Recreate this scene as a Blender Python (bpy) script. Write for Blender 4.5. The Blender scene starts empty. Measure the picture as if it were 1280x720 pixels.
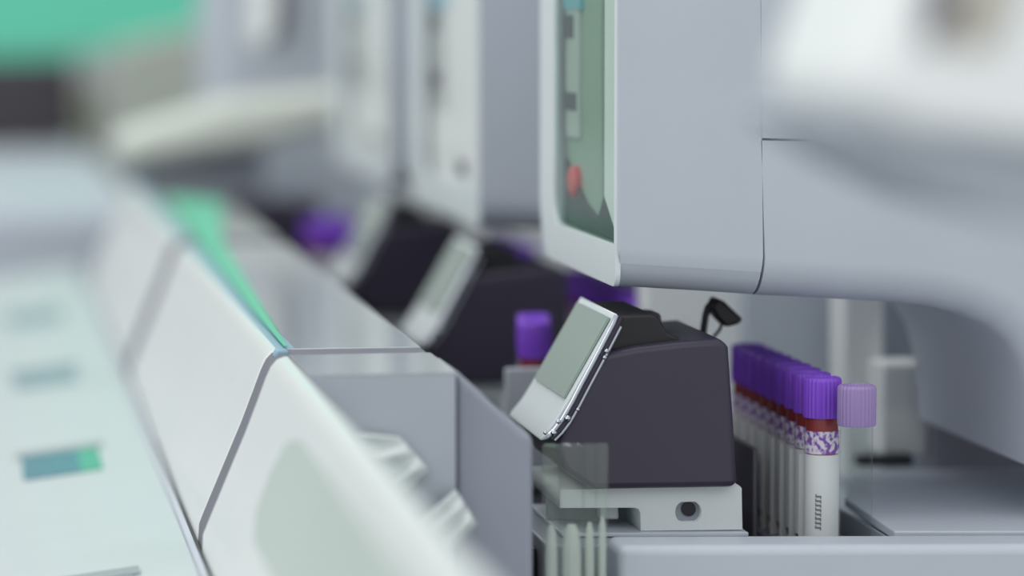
import bpy, bmesh, math, random
from mathutils import Vector, Matrix
random.seed(4)
SC = bpy.context.scene
COL = SC.collection
# ------------------------------------------------------------------ camera
FPX = 4000.0
CAM = Vector((0.0, 0.0, 1.30))
YAW = math.atan(670 / FPX); PIT = math.atan(355 / FPX)
cd = bpy.data.cameras.new('camera'); cam = bpy.data.objects.new('camera', cd); COL.objects.link(cam)
cd.sensor_width = 36; cd.lens = 36 * FPX / 1280
cam.location = CAM; cam.rotation_euler = (math.pi / 2 - PIT, 0, -YAW)
cd.clip_start = 0.02; cd.clip_end = 60
cd.dof.use_dof = True; cd.dof.focus_distance = 1.335; cd.dof.aperture_fstop = 3.4
SC.camera = cam
ROT = cam.rotation_euler.to_matrix()

def ray(px, py):
    return ROT @ Vector(((px - 640) / FPX, -(py - 360) / FPX, -1))
def P(px, py, Y=1.30):                      # point seen at (px, py) in the plane y = Y
    d = ray(px, py); return CAM + d * ((Y - CAM.y) / d.y)
def PX(px, py, X):                          # point seen at (px, py) in the plane x = X
    d = ray(px, py); return CAM + d * ((X - CAM.x) / d.x)
Y0 = 1.30
PITCH = 0.37

# ------------------------------------------------------------------ materials
def lin(c):
    r = []
    for v in c:
        v /= 255.0
        r.append(v / 12.92 if v <= 0.04045 else ((v + 0.055) / 1.055) ** 2.4)
    return (*r, 1)
MATS = {}
def mat(name, c, rough=0.45, metal=0.0, spec=0.5, coat=0.0, noise=0.03, trans=0.0, ior=1.45, scale=30):
    m = bpy.data.materials.new(name); m.use_nodes = True
    nt = m.node_tree; b = nt.nodes['Principled BSDF']
    b.inputs['Roughness'].default_value = rough; b.inputs['Metallic'].default_value = metal
    b.inputs['Specular IOR Level'].default_value = spec; b.inputs['IOR'].default_value = ior
    b.inputs['Coat Weight'].default_value = coat; b.inputs['Coat Roughness'].default_value = 0.08
    b.inputs['Transmission Weight'].default_value = trans
    tc = nt.nodes.new('ShaderNodeTexCoord'); n = nt.nodes.new('ShaderNodeTexNoise')
    n.inputs['Scale'].default_value = scale; n.inputs['Detail'].default_value = 3
    mx = nt.nodes.new('ShaderNodeMix'); mx.data_type = 'RGBA'
    l = lin(c)
    mx.inputs[6].default_value = (*[v * (1 - noise) for v in l[:3]], 1)
    mx.inputs[7].default_value = (*[min(1, v * (1 + noise)) for v in l[:3]], 1)
    nt.links.new(tc.outputs['Object'], n.inputs['Vector']); nt.links.new(n.outputs['Fac'], mx.inputs[0])
    nt.links.new(mx.outputs[2], b.inputs['Base Color'])
    MATS[name] = m
    return m
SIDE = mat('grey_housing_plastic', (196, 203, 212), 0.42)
BEZEL = mat('white_bezel_plastic', (226, 234, 236), 0.3)
WHITE = mat('white_plastic', (224, 231, 231), 0.35)
FENDER = mat('white_cover_plastic', (228, 233, 231), 0.3, coat=0.15)
DECK = mat('grey_deck_plastic', (170, 177, 183), 0.10, coat=0.6)
BENCH = mat('pale_bench_plastic', (200, 209, 210), 0.35)
BLACK = mat('charcoal_plastic', (58, 54, 70), 0.33)
BLACK2 = mat('black_plastic', (30, 30, 34), 0.4)
CORE = mat('seam_core_plastic', (92, 88, 86), 0.6)  # dark plastic behind the panel gaps
LANE = mat('dark_lane_plastic', (40, 36, 48), 0.4)
CHROME = mat('chrome_trim', (190, 196, 204), 0.12, metal=1.0)
SCREEN = mat('grey_green_screen', (152, 172, 160), 0.15, coat=0.5)
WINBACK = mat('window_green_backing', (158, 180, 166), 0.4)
STRIP = mat('pale_column_plastic', (196, 202, 200), 0.4)
RED = mat('red_button', (222, 70, 70), 0.3)
CYAN = mat('cyan_indicator', (130, 195, 215), 0.3)
CAP = mat('purple_cap_plastic', (134, 78, 212), 0.38)
CAPPALE = mat('ghost_cap_plastic', (160, 138, 190), 0.4)
BLOOD = mat('dark_blood', (128, 52, 52), 0.2)
LABEL = mat('white_label_paper', (222, 226, 226), 0.6)
INK = mat('grey_print_ink', (120, 124, 126), 0.6)
TEAL = mat('teal_green_reflection', (78, 205, 160), 0.3)
BLUE = mat('blue_edge_plastic', (140, 178, 196), 0.3)
DISPB = mat('blue_grey_display', (84, 130, 152), 0.25)
DISPG = mat('green_display', (82, 176, 146), 0.25)
POCKET = mat('grey_pocket_plastic', (150, 164, 164), 0.5)
GREENWALL = mat('green_panel_paint', (112, 226, 190), 0.6)
WALLM = mat('pale_wall_paint', (196, 200, 200), 0.8)
FLOORM = mat('grey_floor_vinyl', (150, 155, 160), 0.5)
DARKB = mat('dark_monitor_plastic', (66, 62, 68), 0.5)
OLIVE = mat('olive_plastic', (120, 124, 100), 0.5)
CREAM = mat('cream_plastic', (216, 222, 212), 0.5)
GREY = mat('mid_grey_plastic', (150, 156, 166), 0.4)
DGREY = mat('dim_grey_plastic', (96, 94, 106), 0.45)
BROWN = mat('beige_plastic', (186, 180, 164), 0.6)
GREENGREY = mat('grey_green_plastic', (132, 156, 142), 0.3)
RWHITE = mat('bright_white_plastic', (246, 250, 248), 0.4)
INNER = mat('inner_grey_plastic', (136, 136, 148), 0.4)
GREYBEIGE = mat('grey_beige_plastic', (176, 182, 172), 0.5)
DISPM = mat('muted_blue_label', (140, 160, 172), 0.3)
REFLECT = mat('green_grey_reflection', (192, 206, 197), 0.35)
POSTM = mat('slate_post_plastic', (154, 160, 172), 0.4)
JOINT = mat('grey_joint_rubber', (124, 126, 134), 0.8, spec=.2)
ENDM = mat('slate_grey_plastic', (178, 185, 194), 0.4)
RIBREFL = mat('pale_ribbed_reflection', (222, 230, 228), 0.22, coat=0.4)
CLEAR = mat('clear_tube_plastic', (240, 244, 244), 0.05, trans=1.0, ior=1.2)
def header_mat():
    m = bpy.data.materials.new('printed_label_header'); m.use_nodes = True
    nt = m.node_tree; b = nt.nodes['Principled BSDF']; b.inputs['Roughness'].default_value = 0.6
    tc = nt.nodes.new('ShaderNodeTexCoord'); n = nt.nodes.new('ShaderNodeTexNoise')
    n.inputs['Scale'].default_value = 420; n.inputs['Detail'].default_value = 1
    r = nt.nodes.new('ShaderNodeValToRGB')
    r.color_ramp.elements[0].position = 0.42; r.color_ramp.elements[0].color = lin((128, 80, 170))
    r.color_ramp.elements[1].position = 0.56; r.color_ramp.elements[1].color = lin((218, 214, 222))
    nt.links.new(tc.outputs['Object'], n.inputs['Vector']); nt.links.new(n.outputs['Fac'], r.inputs[0])
    nt.links.new(r.outputs[0], b.inputs['Base Color']); return m
HEADER = header_mat()
def pane_mat(name, tint, ior=1.35):
    m = bpy.data.materials.new(name); m.use_nodes = True
    nt = m.node_tree; nt.nodes.clear()
    o = nt.nodes.new('ShaderNodeOutputMaterial'); t = nt.nodes.new('ShaderNodeBsdfTransparent'); g = nt.nodes.new('ShaderNodeBsdfGlossy')
    lw = nt.nodes.new('ShaderNodeLayerWeight'); lw.inputs[0].default_value = 0.5
    pw = nt.nodes.new('ShaderNodeMath'); pw.operation = 'POWER'; pw.inputs[1].default_value = 5
    f = nt.nodes.new('ShaderNodeMath'); f.operation = 'MULTIPLY'; f.inputs[1].default_value = ior
    nt.links.new(lw.outputs['Facing'], pw.inputs[0]); nt.links.new(pw.outputs[0], f.inputs[0]); mx = nt.nodes.new('ShaderNodeMixShader')
    t.inputs[0].default_value = tint; g.inputs['Roughness'].default_value = 0.03
    nt.links.new(f.outputs[0], mx.inputs[0]); nt.links.new(t.outputs[0], mx.inputs[1]); nt.links.new(g.outputs[0], mx.inputs[2])
    nt.links.new(mx.outputs[0], o.inputs[0]); return m
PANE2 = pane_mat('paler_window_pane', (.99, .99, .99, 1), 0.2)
PANE = pane_mat('clear_window_pane', (0.90, 0.95, 0.92, 1), 0.35)
def haze_mat(h, nm):
    m = pane_mat(nm, (0.93, 0.96, 0.94, 1), 0.7); nt = m.node_tree
    mx = [n for n in nt.nodes if n.type == 'MIX_SHADER'][0]; o = [n for n in nt.nodes if n.type == 'OUTPUT_MATERIAL'][0]
    d = nt.nodes.new('ShaderNodeBsdfDiffuse'); d.inputs[0].default_value = lin((226, 232, 226))
    m2 = nt.nodes.new('ShaderNodeMixShader'); m2.inputs[0].default_value = h
    nt.links.new(mx.outputs[0], m2.inputs[1]); nt.links.new(d.outputs[0], m2.inputs[2]); nt.links.new(m2.outputs[0], o.inputs[0]); return m
HAZE = haze_mat(.08, 'hazy_acrylic'); HILITE = haze_mat(.65, 'highlight_acrylic')
ACRYL = pane_mat('clear_acrylic', (0.95, 0.97, 0.96, 1), 0.6)

# ------------------------------------------------------------------ helpers
def link(name, me, m, parent=None, smooth=35, bevel=0, seg=3):
    o = bpy.data.objects.new(name, me); COL.objects.link(o)
    if m: me.materials.append(m)
    if parent:
        o.parent = parent
        o.matrix_parent_inverse = Matrix.Translation(parent.location).inverted() if parent.type == 'EMPTY' else Matrix.Identity(4)
    if smooth:
        for p in me.polygons: p.use_smooth = True
        try: me.set_sharp_from_angle(angle=math.radians(smooth))
        except Exception: pass
    if bevel:
        b = o.modifiers.new('bevel', 'BEVEL'); b.width = bevel; b.segments = seg; b.limit_method = 'ANGLE'; b.angle_limit = math.radians(30)
    return o
def tag(o, label=None, cat=None, group=None, kind=None):
    if label: o['label'] = label
    if cat: o['category'] = cat
    if group: o['group'] = group
    if kind: o['kind'] = kind
    return o
def empty(name, loc, label=None, cat=None, group=None):
    o = bpy.data.objects.new(name, None); COL.objects.link(o); o.location = loc; o.empty_display_size = 0.02
    return tag(o, label, cat, group)
def loft(name, rings, m, parent=None, caps=True, closed=True, **kw):
    bm = bmesh.new(); vs = [[bm.verts.new(p) for p in r] for r in rings]; n = len(rings[0])
    for a, b in zip(vs, vs[1:]):
        for i in range(n if closed else n - 1):
            j = (i + 1) % n; bm.faces.new((a[i], a[j], b[j], b[i]))
    if caps:
        bm.faces.new(vs[0][::-1]); bm.faces.new(vs[-1])
    bmesh.ops.recalc_face_normals(bm, faces=bm.faces)
    me = bpy.data.meshes.new(name); bm.to_mesh(me); bm.free()
    return link(name, me, m, parent, **kw)
def prism(name, pts, ya, yb, m, parent=None, ref=Y0, dy=0.0, **kw):
    """pixel outline measured in the plane y=ref, carried to y+dy, extruded from ya to yb"""
    q = [P(x, y, ref) for x, y in pts]
    return loft(name, [[(v.x, Y + dy, v.z) for v in q] for Y in (ya, yb)], m, parent, **kw)
def prismX(name, yz, xa, xb, m, parent=None, **kw):
    return loft(name, [[(X, y, z) for y, z in yz] for X in (xa, xb)], m, parent, **kw)
def box(name, a, b, m, parent=None, **kw):
    x0, y0, z0 = a; x1, y1, z1 = b
    return loft(name, [[(x0, y0, z), (x1, y0, z), (x1, y1, z), (x0, y1, z)] for z in (z0, z1)], m, parent, **kw)
def holed(name, outer, holes, t, m, parent=None, plane='XZ', off=0.0, **kw):
    """flat plate with holes: 2D outline (u,v) of thickness t whose front lies at off"""
    cu = bpy.data.curves.new(name, 'CURVE'); cu.dimensions = '2D'; cu.fill_mode = 'BOTH'; cu.extrude = t / 2
    for r in [outer] + holes:
        s = cu.splines.new('POLY'); s.points.add(len(r) - 1); s.use_cyclic_u = True
        for i, (u, v) in enumerate(r): s.points[i].co = (u, v, 0, 1)
    o = bpy.data.objects.new(name, cu); COL.objects.link(o)
    me = bpy.data.meshes.new_from_object(o.evaluated_get(bpy.context.evaluated_depsgraph_get()))
    bpy.data.objects.remove(o); bpy.data.curves.remove(cu)
    for v in me.vertices:
        u, w, d = v.co
        v.co = (u, off + t / 2 + d, w) if plane == 'XZ' else (off + t / 2 + d, u, w)
    bm = bmesh.new(); bm.from_mesh(me); bmesh.ops.remove_doubles(bm, verts=bm.verts, dist=1e-6)
    bmesh.ops.recalc_face_normals(bm, faces=bm.faces); bm.to_mesh(me); bm.free()
    return link(name, me, m, parent, **kw)
def tube(name, pts, r, m, parent=None, n=12, **kw):
    rings = []
    for i, p in enumerate(pts):
        p = Vector(p); a = Vector(pts[max(0, i - 1)]); b = Vector(pts[min(len(pts) - 1, i + 1)])
        t = (b - a).normalized(); s = t.cross(Vector((0, 1, 0)))
        if s.length < 0.05: s = t.cross(Vector((1, 0, 0)))
        s.normalize(); w = t.cross(s)
        rr = r[i] if isinstance(r, (list, tuple)) else r
        rings.append([p + (s * math.cos(k * 2 * math.pi / n) + w * math.sin(k * 2 * math.pi / n)) * rr for k in range(n)])
    return loft(name, rings, m, parent, **kw)
def lathe(name, prof, m, parent=None, n=28, ridge=0.0, ridge_n=0, at=(0, 0, 0), **kw):
    rings = []
    for k, (r, z) in enumerate(prof):
        ring = []
        for i in range(n):
            a = i * 2 * math.pi / n
            rr = r * (1 + (ridge if (i % 2) and 0 < k < len(prof) - 1 else 0))
            ring.append((at[0] + rr * math.cos(a), at[1] + rr * math.sin(a), at[2] + z))
        rings.append(ring)
    return loft(name, rings, m, parent, **kw)
def rrect(u0, v0, u1, v1, r, n=6):
    out = []
    for cx, cy, a0 in ((u1 - r, v1 - r, 0), (u0 + r, v1 - r, 90), (u0 + r, v0 + r, 180), (u1 - r, v0 + r, 270)):
        for i in range(n + 1):
            a = math.radians(a0 + 90 * i / n); out.append((cx + r * math.cos(a), cy + r * math.sin(a)))
    return out
def copy_tree(o, parent=None, root=True):
    c = o.copy(); COL.objects.link(c)
    if parent: c.parent = parent; c.matrix_parent_inverse = o.matrix_parent_inverse.copy()
    for ch in list(o.children): copy_tree(ch, c, False)
    return c

# ------------------------------------------------------------------ room
def struct(o): return tag(o, kind='structure')
struct(box('floor', (-4, -1.5, -0.05), (5, 8, 0), FLOORM, smooth=0))
struct(box('wall_back', (-4, 8, 0), (5, 8.1, 3.0), WALLM, smooth=0))
struct(box('wall_right', (5, -1.5, 0), (5.1, 8.1, 3.0), WALLM, smooth=0))

# ------------------------------------------------------------------ analyser heads
XA = P(770, 360).x
def zpx(py): return P(770, py).z           # height of a pixel row in the near edge of the first head
ZB = zpx(360); ZT = ZB + 0.34
def rounded_panel(name, pts, flags, y0, y1, r, m, parent, dy, inset=()):
    """side skin whose flagged (lower) outline rolls under with radius r"""
    q = [P(x, y) for x, y in pts]; n = len(q); nor = []
    for i in range(n):
        a, b = q[i - 1], q[(i + 1) % n]; t = (b - a); t.y = 0
        if not flags[i]: nor.append(Vector((0, 0, 0))); continue
        # tangent from flagged neighbours only
        a = q[i - 1] if flags[i - 1] else q[i]; b = q[(i + 1) % n] if flags[(i + 1) % n] else q[i]
        t = (b - a).normalized(); nor.append(Vector((-t.z, 0, t.x)))
    rings = []
    for k in range(9):
        a = math.radians(90 * k / 8)
        if k == 3 and inset:
            rings.append([(x, y + .0001, z) for x, y, z in rings[-1]])
        ins = 0.0085 if (k >= 3 or (k == 3 and inset)) else 0
        rings.append([(v.x + w.x * r * (1 - math.sin(a)) + (ins if i in inset else 0), y0 + r * (1 - math.cos(a)) + dy, v.z + w.z * r * (1 - math.sin(a))) for i, (v, w) in enumerate(zip(q, nor))])
    rings.append([(v.x + (0.0085 if i in inset else 0), y1 + dy, v.z) for i, v in enumerate(q)])
    return loft(name, rings, m, parent, smooth=40)
def analyser(k, dep, label):
    dy = PITCH * k
    root = empty('blood_analyser', (P(1200, 560).x, Y0 + dy + 0.1, P(1200, 668).z), label, 'laboratory analyser', 'row of grey blood analysers along the sample line')
    y1 = Y0 + dep
    hull = [(953.5, 372.5), (1000, 374.5), (1060, 378), (1120, 381), (1170, 386), (1212, 396), (1245, 411), (1268, 430), (1284, 455), (1294, 490), (1300, 540), (1302, 590)]
    rounded_panel('side_panel', [(773, -560), (773, 312), (773, 318), (773, 361), (830, 364.5), (890, 368), (949.5, 372), (945.5, -560)][::1], [0, 0, 0, 1, 1, 1, 1, 0], Y0, y1, 0.017, SIDE, root, dy, (0, 1))
    rounded_panel('column_panel', [(951.5, 175.5)] + hull + [(1560, 590), (1560, 190)], [0] + [1] * len(hull) + [0, 0], Y0, y1, 0.017, SIDE, root, dy)
    rounded_panel('upper_panel', [(949, -560), (952, 172.5), (1560, 187), (1560, -560)], [0] * 4, Y0, y1, 0.017, SIDE, root, dy)
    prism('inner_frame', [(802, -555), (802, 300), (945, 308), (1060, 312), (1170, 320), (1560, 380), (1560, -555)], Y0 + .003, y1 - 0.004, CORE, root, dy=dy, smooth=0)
    tube('seam_gasket', [P(946.8 + dx, py, Y0) + Vector((0, dy + 0.0035 + dd, 0)) for dx, py, dd in ((0, -300, 0), (2.6, 170, 0), (4.6, 330, 0.0015), (4.4, 352, .006), (3.6, 366, .012))], 0.0013, CORE, root, n=8)
    # bezel with window in the plane x = XA
    fr = 0.030
    ya, yb = Y0 + dy + .0014, Y0 + dy + dep
    rn = .006
    outer = [(ya, ZT)] + [(ya + rn - rn * math.cos(t), ZB + rn - rn * math.sin(t)) for t in [math.radians(15 * i) for i in range(7)]] + [(yb - fr + fr * math.sin(t), ZB + fr - fr * math.cos(t)) for t in [math.radians(9 * i) for i in range(11)]] + [(yb, ZT)]
    zw = zpx(307)
    wa, wb = ya + 0.0035, yb - 0.036 * dep / .18
    r2 = 0.012
    hole = [(wa, ZT - 0.03), (wa, zw)] + [(wb - r2 + r2 * math.sin(t), zw + r2 - r2 * math.cos(t)) for t in [math.radians(15 * i) for i in range(7)]] + [(wb, ZT - 0.03)]
    holed('bezel', outer, [hole], 0.0022, BEZEL, root, 'YZ', XA, bevel=0.0006)
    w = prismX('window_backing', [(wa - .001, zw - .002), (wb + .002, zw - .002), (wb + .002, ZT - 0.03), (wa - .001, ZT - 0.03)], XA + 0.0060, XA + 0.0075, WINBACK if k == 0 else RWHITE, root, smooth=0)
    h = ZT - 0.035
    def strip(n, f0, f1, z0, z1, m, t=0.0015):
        prismX(n, [(ya + dep * f0, z0), (ya + dep * f1, z0), (ya + dep * f1, z1), (ya + dep * f0, z1)], XA + 0.0060 - t, XA + 0.0060, m, root, smooth=0)
    strip('guide_rail', .13, .26, zw + .003, h, RWHITE)
    strip('guide_rail', .58, .76, zw + .040, h, STRIP)
    if k == 0: strip('rail_edge', .27, .30, zw + .005, h, GREENGREY)
    strip('latch', .62, .76, zpx(150), zpx(126), DGREY, .002)
    strip('latch', .66, .76, zpx(52), zpx(20), DGREY, .002)
    strip('indicator', .56, .78, zpx(12), zpx(-12), CYAN, .0022)
    # dark pads along the lower rim of the window
    if k: strip('lower_latch', .25, .37, zpx(292), zpx(268), DGREY, .002)
    if k == 0: prismX('lower_tray', [(wa, zw), (wb - .004, zw), (wb - .004, zw + .030), (ya + dep * .5, zw + .012), (ya + dep * .34, zw + .007), (ya + dep * .26, zw + .018), (ya + dep * .12, zw + .004), (wa, zw + .004)], XA + 0.0042, XA + 0.0060, BLACK2, root, bevel=.0008)
    c = Vector((XA + 0.0045, ya + dep * .635, zpx(246)))
    rings = [[(c.x - dx, c.y + rr * 1.25 * math.cos(a), c.z + rr * math.sin(a)) for a in [i * math.pi / 12 for i in range(24)]] for dx, rr in ((-.002, .0072), (.001, .0072), (.0025, .0055), (.003, .002))]
    if k == 0: loft('red_button', rings, RED, root)['label'] = 'round red button'
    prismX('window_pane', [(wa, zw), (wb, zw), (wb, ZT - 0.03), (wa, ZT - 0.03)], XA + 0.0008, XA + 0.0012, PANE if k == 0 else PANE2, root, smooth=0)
    return root
analyser(0, 0.182, 'sharpest grey blood analyser with white framed window and red button')
analyser(1, 0.270, 'second grey blood analyser, softly blurred just behind the sharpest one')
analyser(2, 0.330, 'third blood analyser from the front, a blurred pale shape with rounded bezel')

# ------------------------------------------------------------------ sampler units: black housing, slanted screen, white base
def sampler(k, label):
    dy = PITCH * k; D = Vector((0, dy, 0))
    root = empty('sampler_unit', P(815, 664, Y0 + 0.03) + D, label, 'tube sampler', 'black sampler units with slanted screens')
    body = [(744, 448), (752, 439), (790, 431), (840, 425), (893, 421), (901, 424), (906, 432), (912, 520), (917, 598), (914, 606), (735, 609), (700, 585), (689, 556), (694, 545), (715, 505)]
    prism('housing', body, Y0 - 0.008, Y0 + 0.075, BLACK, root, dy=dy, bevel=0.003, seg=4)
    prism('housing_top', [(769, 394), (812, 392), (820, 394), (827, 405), (834, 416), (848, 421), (850, 428), (752, 441)], Y0 - 0.002, Y0 + 0.060, BLACK2, root, dy=dy, bevel=0.0015)
    prism('rear_button', [(836, 424), (836, 406), (840, 403), (852, 404), (855, 408), (857, 424)], Y0 + 0.045, Y0 + 0.06, DGREY, root, dy=dy, bevel=0.001)
    # slanted screen block facing the line
    prism('screen_bezel', [(768, 390), (771, 398), (741, 452), (712, 506), (697, 531), (683, 547), (672, 549), (676, 542), (690, 525), (703, 504)], Y0 - .0055, Y0 + 0.075, BEZEL, root, dy=dy, bevel=0.001)
    def sl(t, off=0.0):   # point on the slanted face line, t from top to bottom
        a = P(765.5, 392); b = P(704, 501); d = (b - a); n = Vector((-(b - a).z, 0, (b - a).x)).normalized() * -1
        if n.x > 0: n = -n
        return a + d * t + n * off
    pts = [sl(.05, .0), sl(.97, .0), sl(.97, .0010), sl(.05, .0010)]
    loft('screen', [[(p.x, Y + dy, p.z) for p in pts] for Y in (Y0 - .001, Y0 + .069)], SCREEN, root, smooth=0)
    path = [(771, 394), (767, 404), (743, 450), (728, 478), (715, 503), (703, 524), (694, 536), (684, 546)]
    tube('chrome_trim', [P(x, y, Y0 - 0.009) + D for x, y in path], 0.0011, CHROME, root)['label'] = 'shiny chrome edge strip'
    tube('chrome_trim', [P(x + 9, y + 4, Y0 - 0.0078) + D for x, y in path[1:]], 0.0009, CHROME, root)
    tube('dark_trim', [P(x + 4.5, y + 2, Y0 - 0.0078) + D for x, y in path], 0.0015, BLACK, root)
    for x, y, r in ((758.5, 439, .0011), (756, 447, .0010), (722.5, 512, .0009), (710, 523, .0014), (698, 527, .0011), (692.5, 541, .0014), (682, 541, .0010)):
        c = P(x, y, Y0 - 0.011) + D
        lathe('trim_screw', [(r * .3, -r * .9), (r * .8, -r * .5), (r, 0), (r * .8, r * .5), (r * .3, r * .9)], CHROME, root, n=12, at=c)
    # white base plate with notch and slot
    def W(x, y): v = P(x, y, Y0); return (v.x, v.z)
    outer = [W(*p) for p in ((700, 612.5), (760, 611), (924, 607), (927, 610), (928, 662), (801, 663.5), (800.5, 641), (798, 636), (793, 634.5), (700, 635))]
    cx, cy = 860.5, 640
    slot = [W(cx + (6 if math.cos(a) > 0 else -6) + 10.5 * math.cos(a), cy + 13 * math.sin(a)) for a in [i * math.pi / 12 + .01 for i in range(24)]]
    holed('base', outer, [slot], 0.070, WHITE, root, 'XZ', Y0 + dy, smooth=0)
    sl2 = [(cx + (4 if math.cos(a) > 0 else -4) + 13 * math.cos(a), cy + 15.5 * math.sin(a)) for a in [i * math.pi / 12 + .01 for i in range(24)]]
    prism('slot_liner', sl2, Y0 + 0.0035, Y0 + 0.006, GREY, root, dy=dy, smooth=0)
    lathe_pts = [(862.5 + 9 * math.cos(a), 637.5 + 9 * math.sin(a)) for a in [i * math.pi / 10 for i in range(20)]]
    prism('slot_opening', lathe_pts, Y0 + 0.0025, Y0 + 0.0034, LANE, root, dy=dy, smooth=0)
    prism('foot_plate', [(700, 664.5), (933, 663.5), (933, 669), (700, 669.5)], Y0 - 0.004, Y0 + 0.075, SIDE, root, dy=dy, bevel=0.0005)
    prism('catch', [(757, 638), (780, 638), (781, 655), (757, 655)], Y0 + 0.012, Y0 + 0.02, WHITE, root, dy=dy, bevel=0.001)
    prism('notch_wall', [(700, 633), (803, 633), (803, 664), (700, 664)], Y0 + 0.030, Y0 + 0.034, GREY, root, dy=dy, smooth=0)
    return root
sampler(0, 'black sampler housing in focus with chrome edged slanted screen on a white base')
sampler(1, 'blurred dark sampler housing with pale slanted screen just behind the focused one')
sampler(2, 'third sampler unit from the front, a dark blur below the second analyser')
0 and sampler(3, 'farthest sampler unit, a small dark blur by the far end of the grey deck')

# ------------------------------------------------------------------ lower chassis under the analysers: lane floors, plateau, rail
ZF = P(900, 704).z
FL = 0.002
def plinth(pxa, pxb, ytop, ya, yb, parent, name='plinth', m=None):
    a, b = P(pxa, ytop), P(pxb, ytop)
    return box(name, (a.x, ya, FL), (b.x, yb, a.z - .0002), m or GREY, parent, smooth=0)
def chassis(k, label):
    dy = PITCH * k
    root = empty('sampler_chassis', (P(900, 704).x, Y0 + dy, ZF - .05), label, 'instrument base', 'grey chassis sections below the analysers')
    ya, yb = Y0 - 0.026, Y0 - .026 + PITCH - 0.001
    prism('rack_floor', [(926, 720), (1061, 720), (1061, 760), (925, 760)], ya, yb, DGREY, root, dy=dy, smooth=0)
    prism('lane_floor', [(701, 692), (925, 692), (925, 760), (701, 760)], Y0 + .081, yb - .001, LANE, root, dy=dy, smooth=0)
    prism('sampler_shelf', [(672, 670.5), (925, 670), (925, 760), (672, 760)], Y0 - .022, Y0 + .08, GREY, root, dy=dy, bevel=.001)
    plinth(700, 1600, 760.5, ya + dy, yb + dy, root)
    # plateau to the right of the rack slot, left edge running back along the line
    prism('side_shelf', [(1062, 712), (1600, 712), (1600, 760), (1062, 760)], ya + .01, yb, SIDE, root, dy=dy, bevel=.001)
    return root
rh = chassis(0, 'grey instrument base holding the focused sampler and tube rack')
for k, w in ((1, 'second'), (2, 'third')): chassis(k, w + ' grey instrument base section from the front, blurred')
# front rail before the focused rack
tag(prism('front_rail', [(757, 669), (1600, 667), (1600, 692), (1600, 4600), (757, 4600)], 1.245, 1.272, SIDE, ref=1.272, bevel=.004, seg=5), 'smooth grey rail running across the bottom in front of the tube rack', 'rail')

# guide plate between sampler and rack
tag(prism('guide_plate', [(941, 560), (947, 560), (947, 704), (941, 704)], 1.335, 1.46, DGREY, ref=1.335, bevel=.001), 'dark upright guide plate between the sampler base and the tubes', 'guide plate')

# ------------------------------------------------------------------ blood tubes
def make_tube(capmat, label, group=None, empty_glass=False):
    """origin at the foot; 0.075 body, cap 0.0175 high"""
    t = empty('blood_tube', (0, 0, 0), label, 'blood tube', group)
    prof = [(0.002, 0), (0.0045, 0.0012), (0.0062, 0.004), (0.0069, 0.007), (0.0069, 0.060), (0.0066, 0.061)]
    if empty_glass:
        lathe('glass_body', prof, ACRYL, t)
    else:
        lathe('glass_body', prof, BLOOD, t)
        lathe('label', [(0.0070, 0.007), (0.0074, 0.0072), (0.0074, 0.0435), (0.0070, 0.0437)], LABEL, t, caps=False)
        lathe('label_header', [(0.0070, 0.0440), (0.0074, 0.0441), (0.0074, 0.0535), (0.0070, 0.0537)], HEADER, t, caps=False)['label'] = 'purple and white printed band'
    z = 0.0590
    cp = [(0.006, z), (0.0075, z + .0002), (0.0078, z + .001), (0.0078, z + .0155), (0.0076, z + .0166), (0.0070, z + .0172), (0.0060, z + .0173), (0.0056, z + .0160), (0.0015, z + .0160)]
    lathe('cap', cp, capmat, t, n=56, ridge=0.05)
    return t
proto = make_tube(CAP, 'x')
foot = P(1026, 703, 1.305)          # foot of the nearest purple tube
capx = foot.x
ORD = ['nearest', 'second', 'third', 'fourth', 'fifth', 'sixth', 'seventh', 'eighth', 'ninth', 'tenth', 'eleventh', 'twelfth', 'thirteenth']
NT = {0: 9, 1: 13, 2: 9}
S = 0.0164
# place so that the cap top of the nearest reads at y=472
zfoot = P(1026, 471, 1.305).z - 0.0763
def digits(parent, r=0.00752):
    bm = bmesh.new()
    for i in range(8):
        z = 0.0125 + i * 0.0019
        for (a0, a1, dz) in ((-100, -80, 0), (-100, -96, .0006), (-84, -80, -.0006)):
            a0, a1 = math.radians(a0 - 25), math.radians(a1 - 25)
            vs = []
            for q in (0, 1):
                for s in range(4):
                    a = a0 + (a1 - a0) * s / 3
                    vs.append(bm.verts.new((r * math.cos(a), r * math.sin(a), z + dz + q * .0008)))
            for s in range(3): bm.faces.new((vs[s], vs[s + 1], vs[s + 5], vs[s + 4]))
    me = bpy.data.meshes.new('printed_code'); bm.to_mesh(me); bm.free()
    o = link('printed_code', me, INK, parent); o.matrix_parent_inverse = Matrix.Identity(4); o['label'] = 'grey column of small printed characters'
def place(t, x, y, z, label, group):
    t.location = (x, y, z); t['label'] = label; t['group'] = group
    return t
first = True
tubes = []
for k in range(3):
    for i in range(NT[k]):
        t = proto if first else copy_tree(proto); first = False
        row = ('beside the black sampler in focus', 'in the row seen over the black sampler', 'in the blurred row below the second analyser', 'in the farthest row behind the second bezel')[k]
        if k == 0: lab = ('nearest purple capped blood tube, label facing forward, ' if i == 0 else ORD[i] + ' purple capped blood tube from the front ') + row
        elif k == 1: lab = ORD[i] + ' purple capped tube from the front ' + row
        elif k == 2: lab = 'blurred purple capped tube below the second analyser'
        else: lab = 'hazy purple capped tube behind the second analyser'
        place(t, capx, 1.305 + PITCH * k + i * S, zfoot, lab, ('tubes in the focused rack', 'tubes in the second rack', 'tubes in the third rack', 'tubes in the farthest rack')[k])
        tubes.append(t)
digits(tubes[0])
pale = make_tube(CAPPALE, 'pale lavender ghost cap on a clear tube in front of the purple row', None, True)
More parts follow.
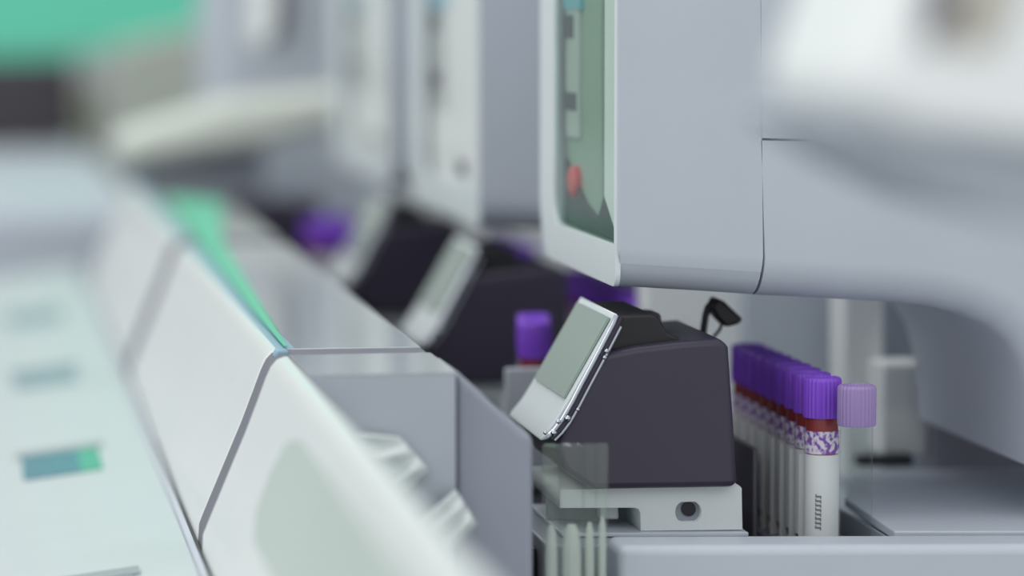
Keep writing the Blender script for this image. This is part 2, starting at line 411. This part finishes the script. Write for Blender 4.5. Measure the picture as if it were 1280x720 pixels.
pale.location = (P(1071, 500, 1.287).x, 1.287, P(1068, 481, 1.287).z - .0763)  # stands in for the motion-smeared ghost of a cap
for k in range(3):
    dy = PITCH * k
    y0 = 1.279 + dy; y1 = 1.305 + dy + (NT[k] - 1) * S + .012
    r = empty('tube_rack', (capx, y0, zfoot - .004), ORD[k].replace('nearest', 'nearest') + ' low grey tube rack from the front, holding purple capped tubes', 'tube rack', 'tube racks')
    box('rack_base', (capx - .011, y0, zfoot - .004), (capx + .0235, y1, zfoot - .0002), GREY, r, bevel=.0008)
    for i in range(NT[k]):
        yy = 1.305 + dy + i * S + .5 * S
        box('partition', (capx - .0078, yy - .0004, zfoot - .0002), (capx + .0078, yy + .0004, zfoot + .0425), LABEL, r, smooth=0)
    box('rack_wall', (capx + .0238, y0, zfoot - .004), (capx + .0250, y1, zfoot + .010), GREY, r, bevel=.0005)
# tubes on the conveyor lane left of the samplers
for k, w in ((0, 'left of the focused screen'), (2, 'at its far blurred end')):
    for j, (px, yy) in enumerate(((668, 1.485), (683, 1.503), (691, 1.523), (668, 1.450), (668, 1.425))[:5 if k == 2 else 3]):
        t = copy_tree(proto)
        b = P(px, 386, 1.485 if j == 0 else yy)
        x = P(668 + ((0, 8, 16) if k == 0 else (-70, -40, -10, -60, -25))[j], 386, 1.485).x
        z = P(668, 402, 1.485).z - .0763
        place(t, x, yy + PITCH * k, z, ('front', 'middle', 'rear', 'larger right', 'largest')[j] + ' purple capped tube on the dark conveyor lane ' + w, 'purple capped tubes on the conveyor lane')

for k, w in ((0, 'left of the focused screen'), (2, 'at its far blurred end')):
    X = P(668, 386, 1.485).x; z = P(668, 402, 1.485).z - .0763
    for xx, ya, yb, g in ((X + .0022, 1.47, 1.56, ''),):
        c = box('tube_carrier', (X - (.036 if k else .0165), ya - (.064 if k else 0) + PITCH * k, z - .0006), (X + .024, ya - (.064 if k else 0) + .003 + PITCH * k, z + .056), SIDE, bevel=.001)
        tag(c, 'grey tube carrier plate in front of purple tubes ' + w, 'tube carrier', 'tube carriers on the conveyor lane')
# ------------------------------------------------------------------ transport line: deck, side cover, lane
def seg_profile(inset=0.0):
    return [(530, 437), (360, 440), (349, 440.5), (341, 444), (334, 452), (328, 465), (308, 520), (288, 572), (268, 622), (256, 650), (250, 668), (250, 900), (531, 900)]
secs = [(0.74, 1.284, 'near grey and white transport cover at lower centre of the scene', ), (1.312, 1.89, 'middle section of the transport cover, between the two seams'), (1.955, 2.55, 'far section of the transport cover, blurred toward upper left'),]
for (ya, yb, lab) in secs:
    root = empty('transport_cover', (P(440, 700).x, ya, P(440, 720).z), lab, 'conveyor cover', 'sections of the transport line cover')
    top = [(531, 437), (357, 440), (357, 447), (531, 447)]
    side = [(356.5, 439.8), (349, 440.5), (341, 444), (334, 452), (328, 465), (317, 495), (303, 532), (285, 575), (268, 616), (258, 640), (250, 660), (248, 700), (262, 700), (275, 640), (300, 575), (330, 500), (345, 460), (356.5, 451)]
    if ya < 1:
        zt0 = P(440, 437).z; rr = .004
        prismX('top_panel', [(yb, zt0 - .001), (yb, zt0), (1.212, zt0), (1.212, zt0 - .001)], P(357, 440).x, P(531, 437).x, DECK, root, smooth=0)
        box('end_panel', (P(357, 440).x, 1.212, zt0 - .2), (P(531, 437).x - .0003, 1.217, zt0 - .00105), ENDM, root, smooth=0)
    else:
        prism('top_panel', top, ya, yb, DECK, root, bevel=.0006)
    plinth(285, 529, 640, max(ya, 1.22), yb, root)
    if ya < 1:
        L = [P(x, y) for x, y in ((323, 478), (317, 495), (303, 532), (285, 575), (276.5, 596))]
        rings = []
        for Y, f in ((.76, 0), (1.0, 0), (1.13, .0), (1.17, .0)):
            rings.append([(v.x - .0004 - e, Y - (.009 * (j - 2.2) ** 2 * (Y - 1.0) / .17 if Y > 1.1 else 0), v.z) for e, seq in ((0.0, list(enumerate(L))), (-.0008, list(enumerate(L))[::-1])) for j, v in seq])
        loft('reflection_patch', rings, REFLECT, root)  # green-grey reflection on the cover side, put in as a thin tinted plate
    if ya > 1.1 and ya < 1.5: mid = root
    prism('side_panel', side, ya, yb, FENDER, root, bevel=.0009)
    prism('ridge_trim', [(372, 439.2), (357, 439.4), (349, 439.8), (349, 441), (372, 441)], ya + .002, yb - .002, BLUE, root, bevel=.0002) if ya > 1 else None
for ya, yb, w in ((1.2842, 1.3118, 'nearer'), (1.8902, 1.9548, 'farther')):
    prism('joint_filler', [(530.5, 438.6), (357, 441.2), (349, 442), (342.5, 445.5), (335.5, 453), (329.5, 465.5), (318.5, 495), (304.5, 532), (286.5, 575), (269.3, 616), (259.3, 640), (251.5, 660), (249.5, 698), (256, 698), (290, 600), (330, 500), (345, 460), (356.5, 451), (530.5, 447)], ya, yb, JOINT, mid, smooth=30)
prism('seam_clip', [(345, 436), (357, 436), (362, 440), (356, 447), (346, 450), (341, 444)], 1.296, 1.304, BLUE, mid, bevel=.0012)
# green deck reflection modelled as a teal stripe, widening toward the far end
zt = P(440, 437).z + .0006
def dp(px, Y): return (P(px, 438).x if False else P(px, 438).x, Y, zt)
a = P(357, 438).x; w = P(376, 438).x - a
loft('teal_reflection', [[(a + .0004, 1.31, z), (a + .0016, 1.31, z), (a + .009, 1.55, z), (a + .020, 1.9, z), (a + .05, 2.3, z), (a + .012, 2.35, z), (a + .006, 1.9, z), (a + .001, 1.45, z)] for z in (zt, zt + .0004)], TEAL, mid, smooth=0)['label'] = 'teal green tapering reflection modelled as a stripe'
# lane
_a, _b = P(533, 690), P(670.5, 690)
tag(box('conveyor_lane', (_a.x, 1.30, FL), (_b.x, 2.55, _a.z), LANE, smooth=0), 'dark sunken conveyor lane between deck and sampler units', 'conveyor lane')

# ------------------------------------------------------------------ ribbed reflections as solids and acrylic guard, foreground
def reflection(name, quad, Y, label):  # bright ribbed reflections modelled as raised solids
    root = empty(name, P(*quad[3], Y), label, 'reflection')
    a, b, c, d = [Vector(q) for q in quad]       # outline: a->b upper edge, d->c lower edge
    n = 40; rings = []
    for i in range(n + 1):
        t = i / n
        p = a.lerp(d, t); q = b.lerp(c, t)
        h = 0.0022 + 0.0014 * math.cos(t * 2 * math.pi * 2.5) - 0.0025 * (2 * t - 1) ** 4
        ring = []
        m = 10
        for j in range(m + 1):
            s = j / m; r = p.lerp(q, s)
            lift = math.sin(math.pi * min(1, max(0, s))) ** 0.5
            ring.append(P(r.x, r.y, Y - h * lift * 2.2))
        ring += [P(q.x, q.y, Y + .006), P(p.x, p.y, Y + .006)]
        rings.append(ring)
    loft('reflection_body', rings, RIBREFL, root, smooth=60)
    return root
reflection('ribbed_reflection', ((441, 540), (500, 546), (538, 588), (488, 634)), 1.204, 'upper pale ribbed reflection on the white line cover')
reflection('ribbed_reflection', ((506, 664), (570, 612), (597, 655), (545, 712)), 1.202, 'lower pale ribbed reflection near the bottom of the line cover')

ag = empty('acrylic_guard', P(720, 740, 1.22), 'clear ribbed acrylic guard standing left of the white sampler base', 'acrylic guard')
ribs = []
for x0, x1, nm in ((678, 700, 'clear_rib'), (700, 729, 'clear_rib'), (729, 745, 'clear_rib'), (745, 760, 'clear_rib')):
    A, B = P(x0, 600, 1.235), P(x1, 600, 1.235); c = (A + B) / 2; r = (B.x - A.x) / 2
    zt_ = P(700, 556, 1.235).z; zb_ = P(700, 770, 1.235).z
    lathe(nm, [(r * .97, zb_), (r, zb_ + .001), (r, zt_ - .001), (r * .97, zt_)], HAZE, ag, n=32, at=(c.x, c.y, 0))
for x0, x1 in ((681, 697), (702, 727), (731, 743), (748, 758)):  # bright highlights of the clear plastic, put in as whitish inserts
    A, B = P(x0, 600, 1.235), P(x1, 600, 1.235); c = (A + B) / 2; r = (B.x - A.x) / 2
    z1_ = P(700, 660 - (x0 % 7) * 2, 1.235).z
    lathe('highlight_insert', [(r * .7, zb_), (r, zb_ + .001), (r * .96, z1_ - .012), (r * .80, z1_ - .003), (r * .4, z1_)], HILITE, ag, n=10, at=(c.x, c.y, 0))
box('guard_foot', (P(678, 600, 1.235).x, 1.226, .002), (P(760, 600, 1.235).x, 1.2445, zb_ - .0002), GREY, ag, smooth=0)
# post right of the deck end
tag(prism('corner_post', [(569.5, 462), (655, 539), (667, 546), (668, 4700), (571.5, 4700)], 1.219, 1.274, POSTM, ref=1.219, bevel=.003, seg=4), 'grey upright corner post at the end of the deck', 'post')

# ------------------------------------------------------------------ left bench with label pockets
def bench_z(x):            # tilted plane through (235,685) and (0,720) in the plane y = Y0
    a, b = P(235, 685), P(0, 720); return a.z + (x - a.x) / (b.x - a.x) * (b.z - a.z)
xe, xl = P(236, 685).x, P(-420, 780).x
bn = empty('reagent_bench', ((xe + xl) / 2, 1.3, P(0, 900).z), 'long pale bench unit at left with sunken colour labels', 'bench unit')
loft('top', [[(xl, Y, bench_z(xl)), (xe, Y, bench_z(xe)), (xe + .002, Y, bench_z(xe) - .004), (xe + .002, Y, bench_z(xe) - .3), (xl, Y, bench_z(xl) - .3)] for Y in (1.0, 2.75)], BENCH, bn, bevel=.001)
box('plinth', (xl, 1.0, .002), (xe + .002, 2.75, bench_z(xl) - .3), GREY, bn, smooth=0)
tag(prism('dark_gap_strip', [(244.5, 682), (248.5, 680), (250, 720), (244.5, 720)], 1.0, 1.62, BLACK2, smooth=0), 'thin dark gap strip between bench and white line cover', 'gap strip')
tag(prism('edge_rail', [(236.5, 680), (244, 678), (244.2, 740), (236.5, 740)], 1.0, 2.5, SIDE, bevel=.0006), 'thin grey rail along the right edge of the left bench', 'rail')
xa_ = -0.0
for i, yb in enumerate((1.176, 1.547, 1.918, 2.289)):
    A = P(22, 605, 1.547); B = P(137, 585, 1.547)
    x0, x1 = A.x, B.x
    dsp = empty('label_pocket', ((x0 + x1) / 2, yb, bench_z(x0)), ('bottom edge', 'sharpest', 'blurred middle', 'farthest')[i] + ' label pocket on the left bench' if i != 1 else 'sharpest blue and green label pocket on the left bench', 'label display', 'label pockets on the bench')
    ya, yc = yb, yb + .100
    def quad(nm, u0, u1, v0, v1, z0, z1, m):
        loft(nm, [[(u, v, bench_z(u) + z) for u, v in ((u0, v0), (u1, v0), (u1, v1), (u0, v1))] for z in (z0, z1)], m, dsp, smooth=0)
    t = .003
    quad('blue_field', x0 + t, x0 + (x1 - x0) * .70, ya + t, yc - .02, .0002, .0006, DISPB if i == 1 else DISPM)
    quad('green_field' if i == 1 else 'grey_field', x0 + (x1 - x0) * .70, x1 - t, ya + t, yc - .02, .0002, .0006, DISPG if i == 1 else DISPM)
    quad('pocket_rim', x0, x1, yc - .020, yc - .004, .0002, .0010, POCKET)

# ------------------------------------------------------------------ backdrop under the first head
def bpr(name, pts, Y, d, m, label=None, **kw):
    o = prism(name, pts, Y, Y + d, m, rh, ref=Y, **({'bevel': .002} | kw))
    if label: o['label'] = label
bpr('rear_panel', [(806, 300), (928, 300), (928, 600), (806, 600)], 1.60, .02, RWHITE, 'bright white panel')
bpr('rear_panel', [(930, 300), (1070, 300), (1070, 640), (930, 640)], 1.595, .02, SIDE, 'light grey panel')
bpr('rear_column', [(1056, 300), (1104, 300), (1104, 600), (1056, 600)], 1.53, .03, RWHITE)
bpr('rear_box', [(1104, 455), (1162, 455), (1160, 570), (1104, 570)], 1.50, .03, RWHITE)
bpr('rear_recess', [(1104, 300), (1170, 300), (1170, 600), (1104, 600)], 1.57, .02, GREY)
bpr('inner_panel', [(1168, 470), (1340, 545), (1340, 620), (1168, 620)], 1.488, .02, INNER)
bpr('inner_panel', [(1135, 300), (1340, 300), (1340, 538), (1172, 466), (1162, 430)], 1.490, .02, INNER)
bpr('dark_slot', [(1074, 571), (1142, 569), (1142, 583), (1074, 583)], 1.49, .01, BLACK2, bevel=.001)
# sloping plateau from y=583 (back) to the rack slot
pl = [P(1066, 586, 1.49), P(1420, 586, 1.49), P(1420, 664, 1.28), P(1118, 664, 1.28), P(1056, 622, 1.36)]
(loft('shelf_plate', [[(v.x, v.y, v.z + dz) for v in pl] for dz in (-.004, 0)], SIDE, rh, smooth=0, bevel=.0008))

# black cable clip behind the housing
cl = empty('cable_clip', P(884, 421, 1.37), 'black bent cable clip above the housing, below the analyser', 'clip')
tube('wire', [P(878, 424, 1.37), P(880, 408, 1.37), P(882, 394, 1.37), P(885, 384, 1.37), P(892, 377, 1.37)], .0016, BLACK2, cl)
prism('clip_head', [(893, 371), (903, 376), (926, 398), (921, 404), (905, 408), (893, 396), (887, 384)], 1.365, 1.378, BLACK2, cl, ref=1.37, bevel=.0015)
tube('wire', [P(903, 404, 1.37), P(899, 413, 1.37), P(892, 421, 1.37)], .0008, DGREY, cl)

# ------------------------------------------------------------------ near blurred analyser corner, upper right
Yn = 0.71
nh = empty('near_hood', P(1200, 200, Yn), 'large blurred white hood corner at the upper right, nearest the lens', 'instrument hood')
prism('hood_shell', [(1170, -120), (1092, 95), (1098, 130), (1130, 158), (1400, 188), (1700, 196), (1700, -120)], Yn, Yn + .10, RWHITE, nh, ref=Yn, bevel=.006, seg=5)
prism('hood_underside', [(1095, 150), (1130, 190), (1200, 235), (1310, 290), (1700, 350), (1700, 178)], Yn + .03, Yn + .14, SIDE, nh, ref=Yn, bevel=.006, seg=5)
prism('hood_slot', [(1158, -120), (1150, 62), (1182, 55), (1225, -120)], Yn - .002, Yn + .01, DGREY, nh, ref=Yn, bevel=.003)
prism('hood_insert', [(1182, 60), (1225, -60), (1275, -60), (1240, 60)], Yn - .003, Yn + .008, BROWN, nh, ref=Yn, bevel=.003)

# ------------------------------------------------------------------ far background, upper left
def far(name, pts, Y, d, m, label, cat, **kw):
    return tag(prism(name, pts, Y, Y + d, m, ref=Y, **({'bevel': .01} | kw)), label, cat)
far('green_wall_panel', [(-80, -900), (290, -900), (290, 52), (40, 74), (-80, 74)], 5.2, .05, GREENWALL, 'large blurred green panel in the upper left corner', 'panel')
def ft(y, Y, x=0): return P(x, y, Y).z
def down(pts, Y): # carry an outline down to the floor
    n = int(5 + 4000 * CAM.z / Y) - 4
    return pts + [(pts[-1][0], n), (pts[0][0], n)]
far('monitor', [(-120, 76), (96, 74), (98, 181), (-120, 184)], 4.2, .08, DARKB, 'dark blurred monitor at the far left below the green panel', 'monitor')
far('storage_box', [(101, 104), (122, 104), (122, 192), (101, 192)], 4.0, .1, OLIVE, 'small olive blurred box beside the dark monitor', 'box')
far('far_instrument', [(330, 1368), (330, 20), (142, 60), (142, 1368)], 3.9, .2, GREYBEIGE, 'beige blurred instrument behind the cream tray', 'instrument', bevel=.005)
fi = empty('tall_instrument', (P(366, 100, 2.78).x, 2.78, .1), 'tall pale blurred instrument with white handle in the far centre left', 'instrument')
prism('cabinet_body', [(268, -120), (500, -120), (500, 1780), (268, 1780)], 2.78, 3.0, SIDE, fi, ref=2.78, bevel=.008)
prism('handle', [(322, -60), (350, -60), (342, 45), (327, 58), (314, 50)], 2.70, 2.74, RWHITE, fi, ref=2.7, bevel=.006)['label'] = 'white upright handle'
prism('handle_shadow', [(352, -60), (366, -60), (356, 50), (344, 60)], 2.72, 2.779, DGREY, fi, ref=2.72, bevel=.003)  # grey shadow beside the handle, built as a solid bar
far('end_housing', [(296, 250), (405, 250), (405, 2200), (296, 2200)], 2.56, .06, BLACK, 'dark blurred housing at the far end of the conveyor lane', 'end housing', bevel=.004)
tr = empty('tray_table', (P(250, 200, 2.62).x, 2.62, .1), 'long cream blurred tray on a grey stand above the far deck end', 'tray')
prism('tray_top', [(142, 170), (290, 124), (450, 108), (455, 150), (330, 186), (150, 210)], 2.6, 2.72, CREAM, tr, ref=2.6, bevel=.012)
prism('tray_stand', [(160, 205), (330, 188), (330, 1850), (160, 1850)], 2.63, 2.70, GREY, tr, ref=2.63, bevel=.003)
box('far_bench', (P(-400, 183, 3.35).x, 2.9, .001), (P(124, 183, 4.0).x, 4.8, ft(186, 4.2)), SIDE, bevel=.01)
tag(bpy.data.objects['far_bench'], 'grey blurred bench carrying the dark monitor at the far left', 'bench')

# ------------------------------------------------------------------ light
wd = bpy.data.worlds.new('world'); SC.world = wd; wd.use_nodes = True
bg = wd.node_tree.nodes['Background']; bg.inputs[0].default_value = (0.96, 0.98, 1.0, 1); bg.inputs[1].default_value = 0.80
def area(name, loc, rot, sx, sy, e, c=(1, 1, 1)):  # unseen area lights, added for soft light and glossy highlights
    l = bpy.data.lights.new(name, 'AREA'); l.shape = 'RECTANGLE'; l.size = sx; l.size_y = sy; l.energy = e; l.color = c
    o = bpy.data.objects.new(name, l); COL.objects.link(o); o.location = loc; o.rotation_euler = rot
area('added_panel_light', (0.0, 1.6, 3.0), (0, 0, 0), 1.6, 1.6, 10)
area('added_panel_light', (-1.8, 0.4, 2.7), (0, math.radians(-42), 0), 1.2, 2.4, 14)  # tilted fill added from the left
area('added_panel_light', (0.2, -1.2, 2.7), (math.radians(42), 0, 0), 2.4, 1.0, 7, (.97, .97, 1))  # tilted fill added from the front for the side faces
area('added_panel_light', (-0.5, 4.6, 3.0), (0, 0, 0), 2.0, 1.6, 14)
SC.view_settings.view_transform = 'Standard'; SC.view_settings.look = 'None'
SC.view_settings.gamma = 1; SC.view_settings.use_curve_mapping = False
SC.view_settings.exposure = 0.0
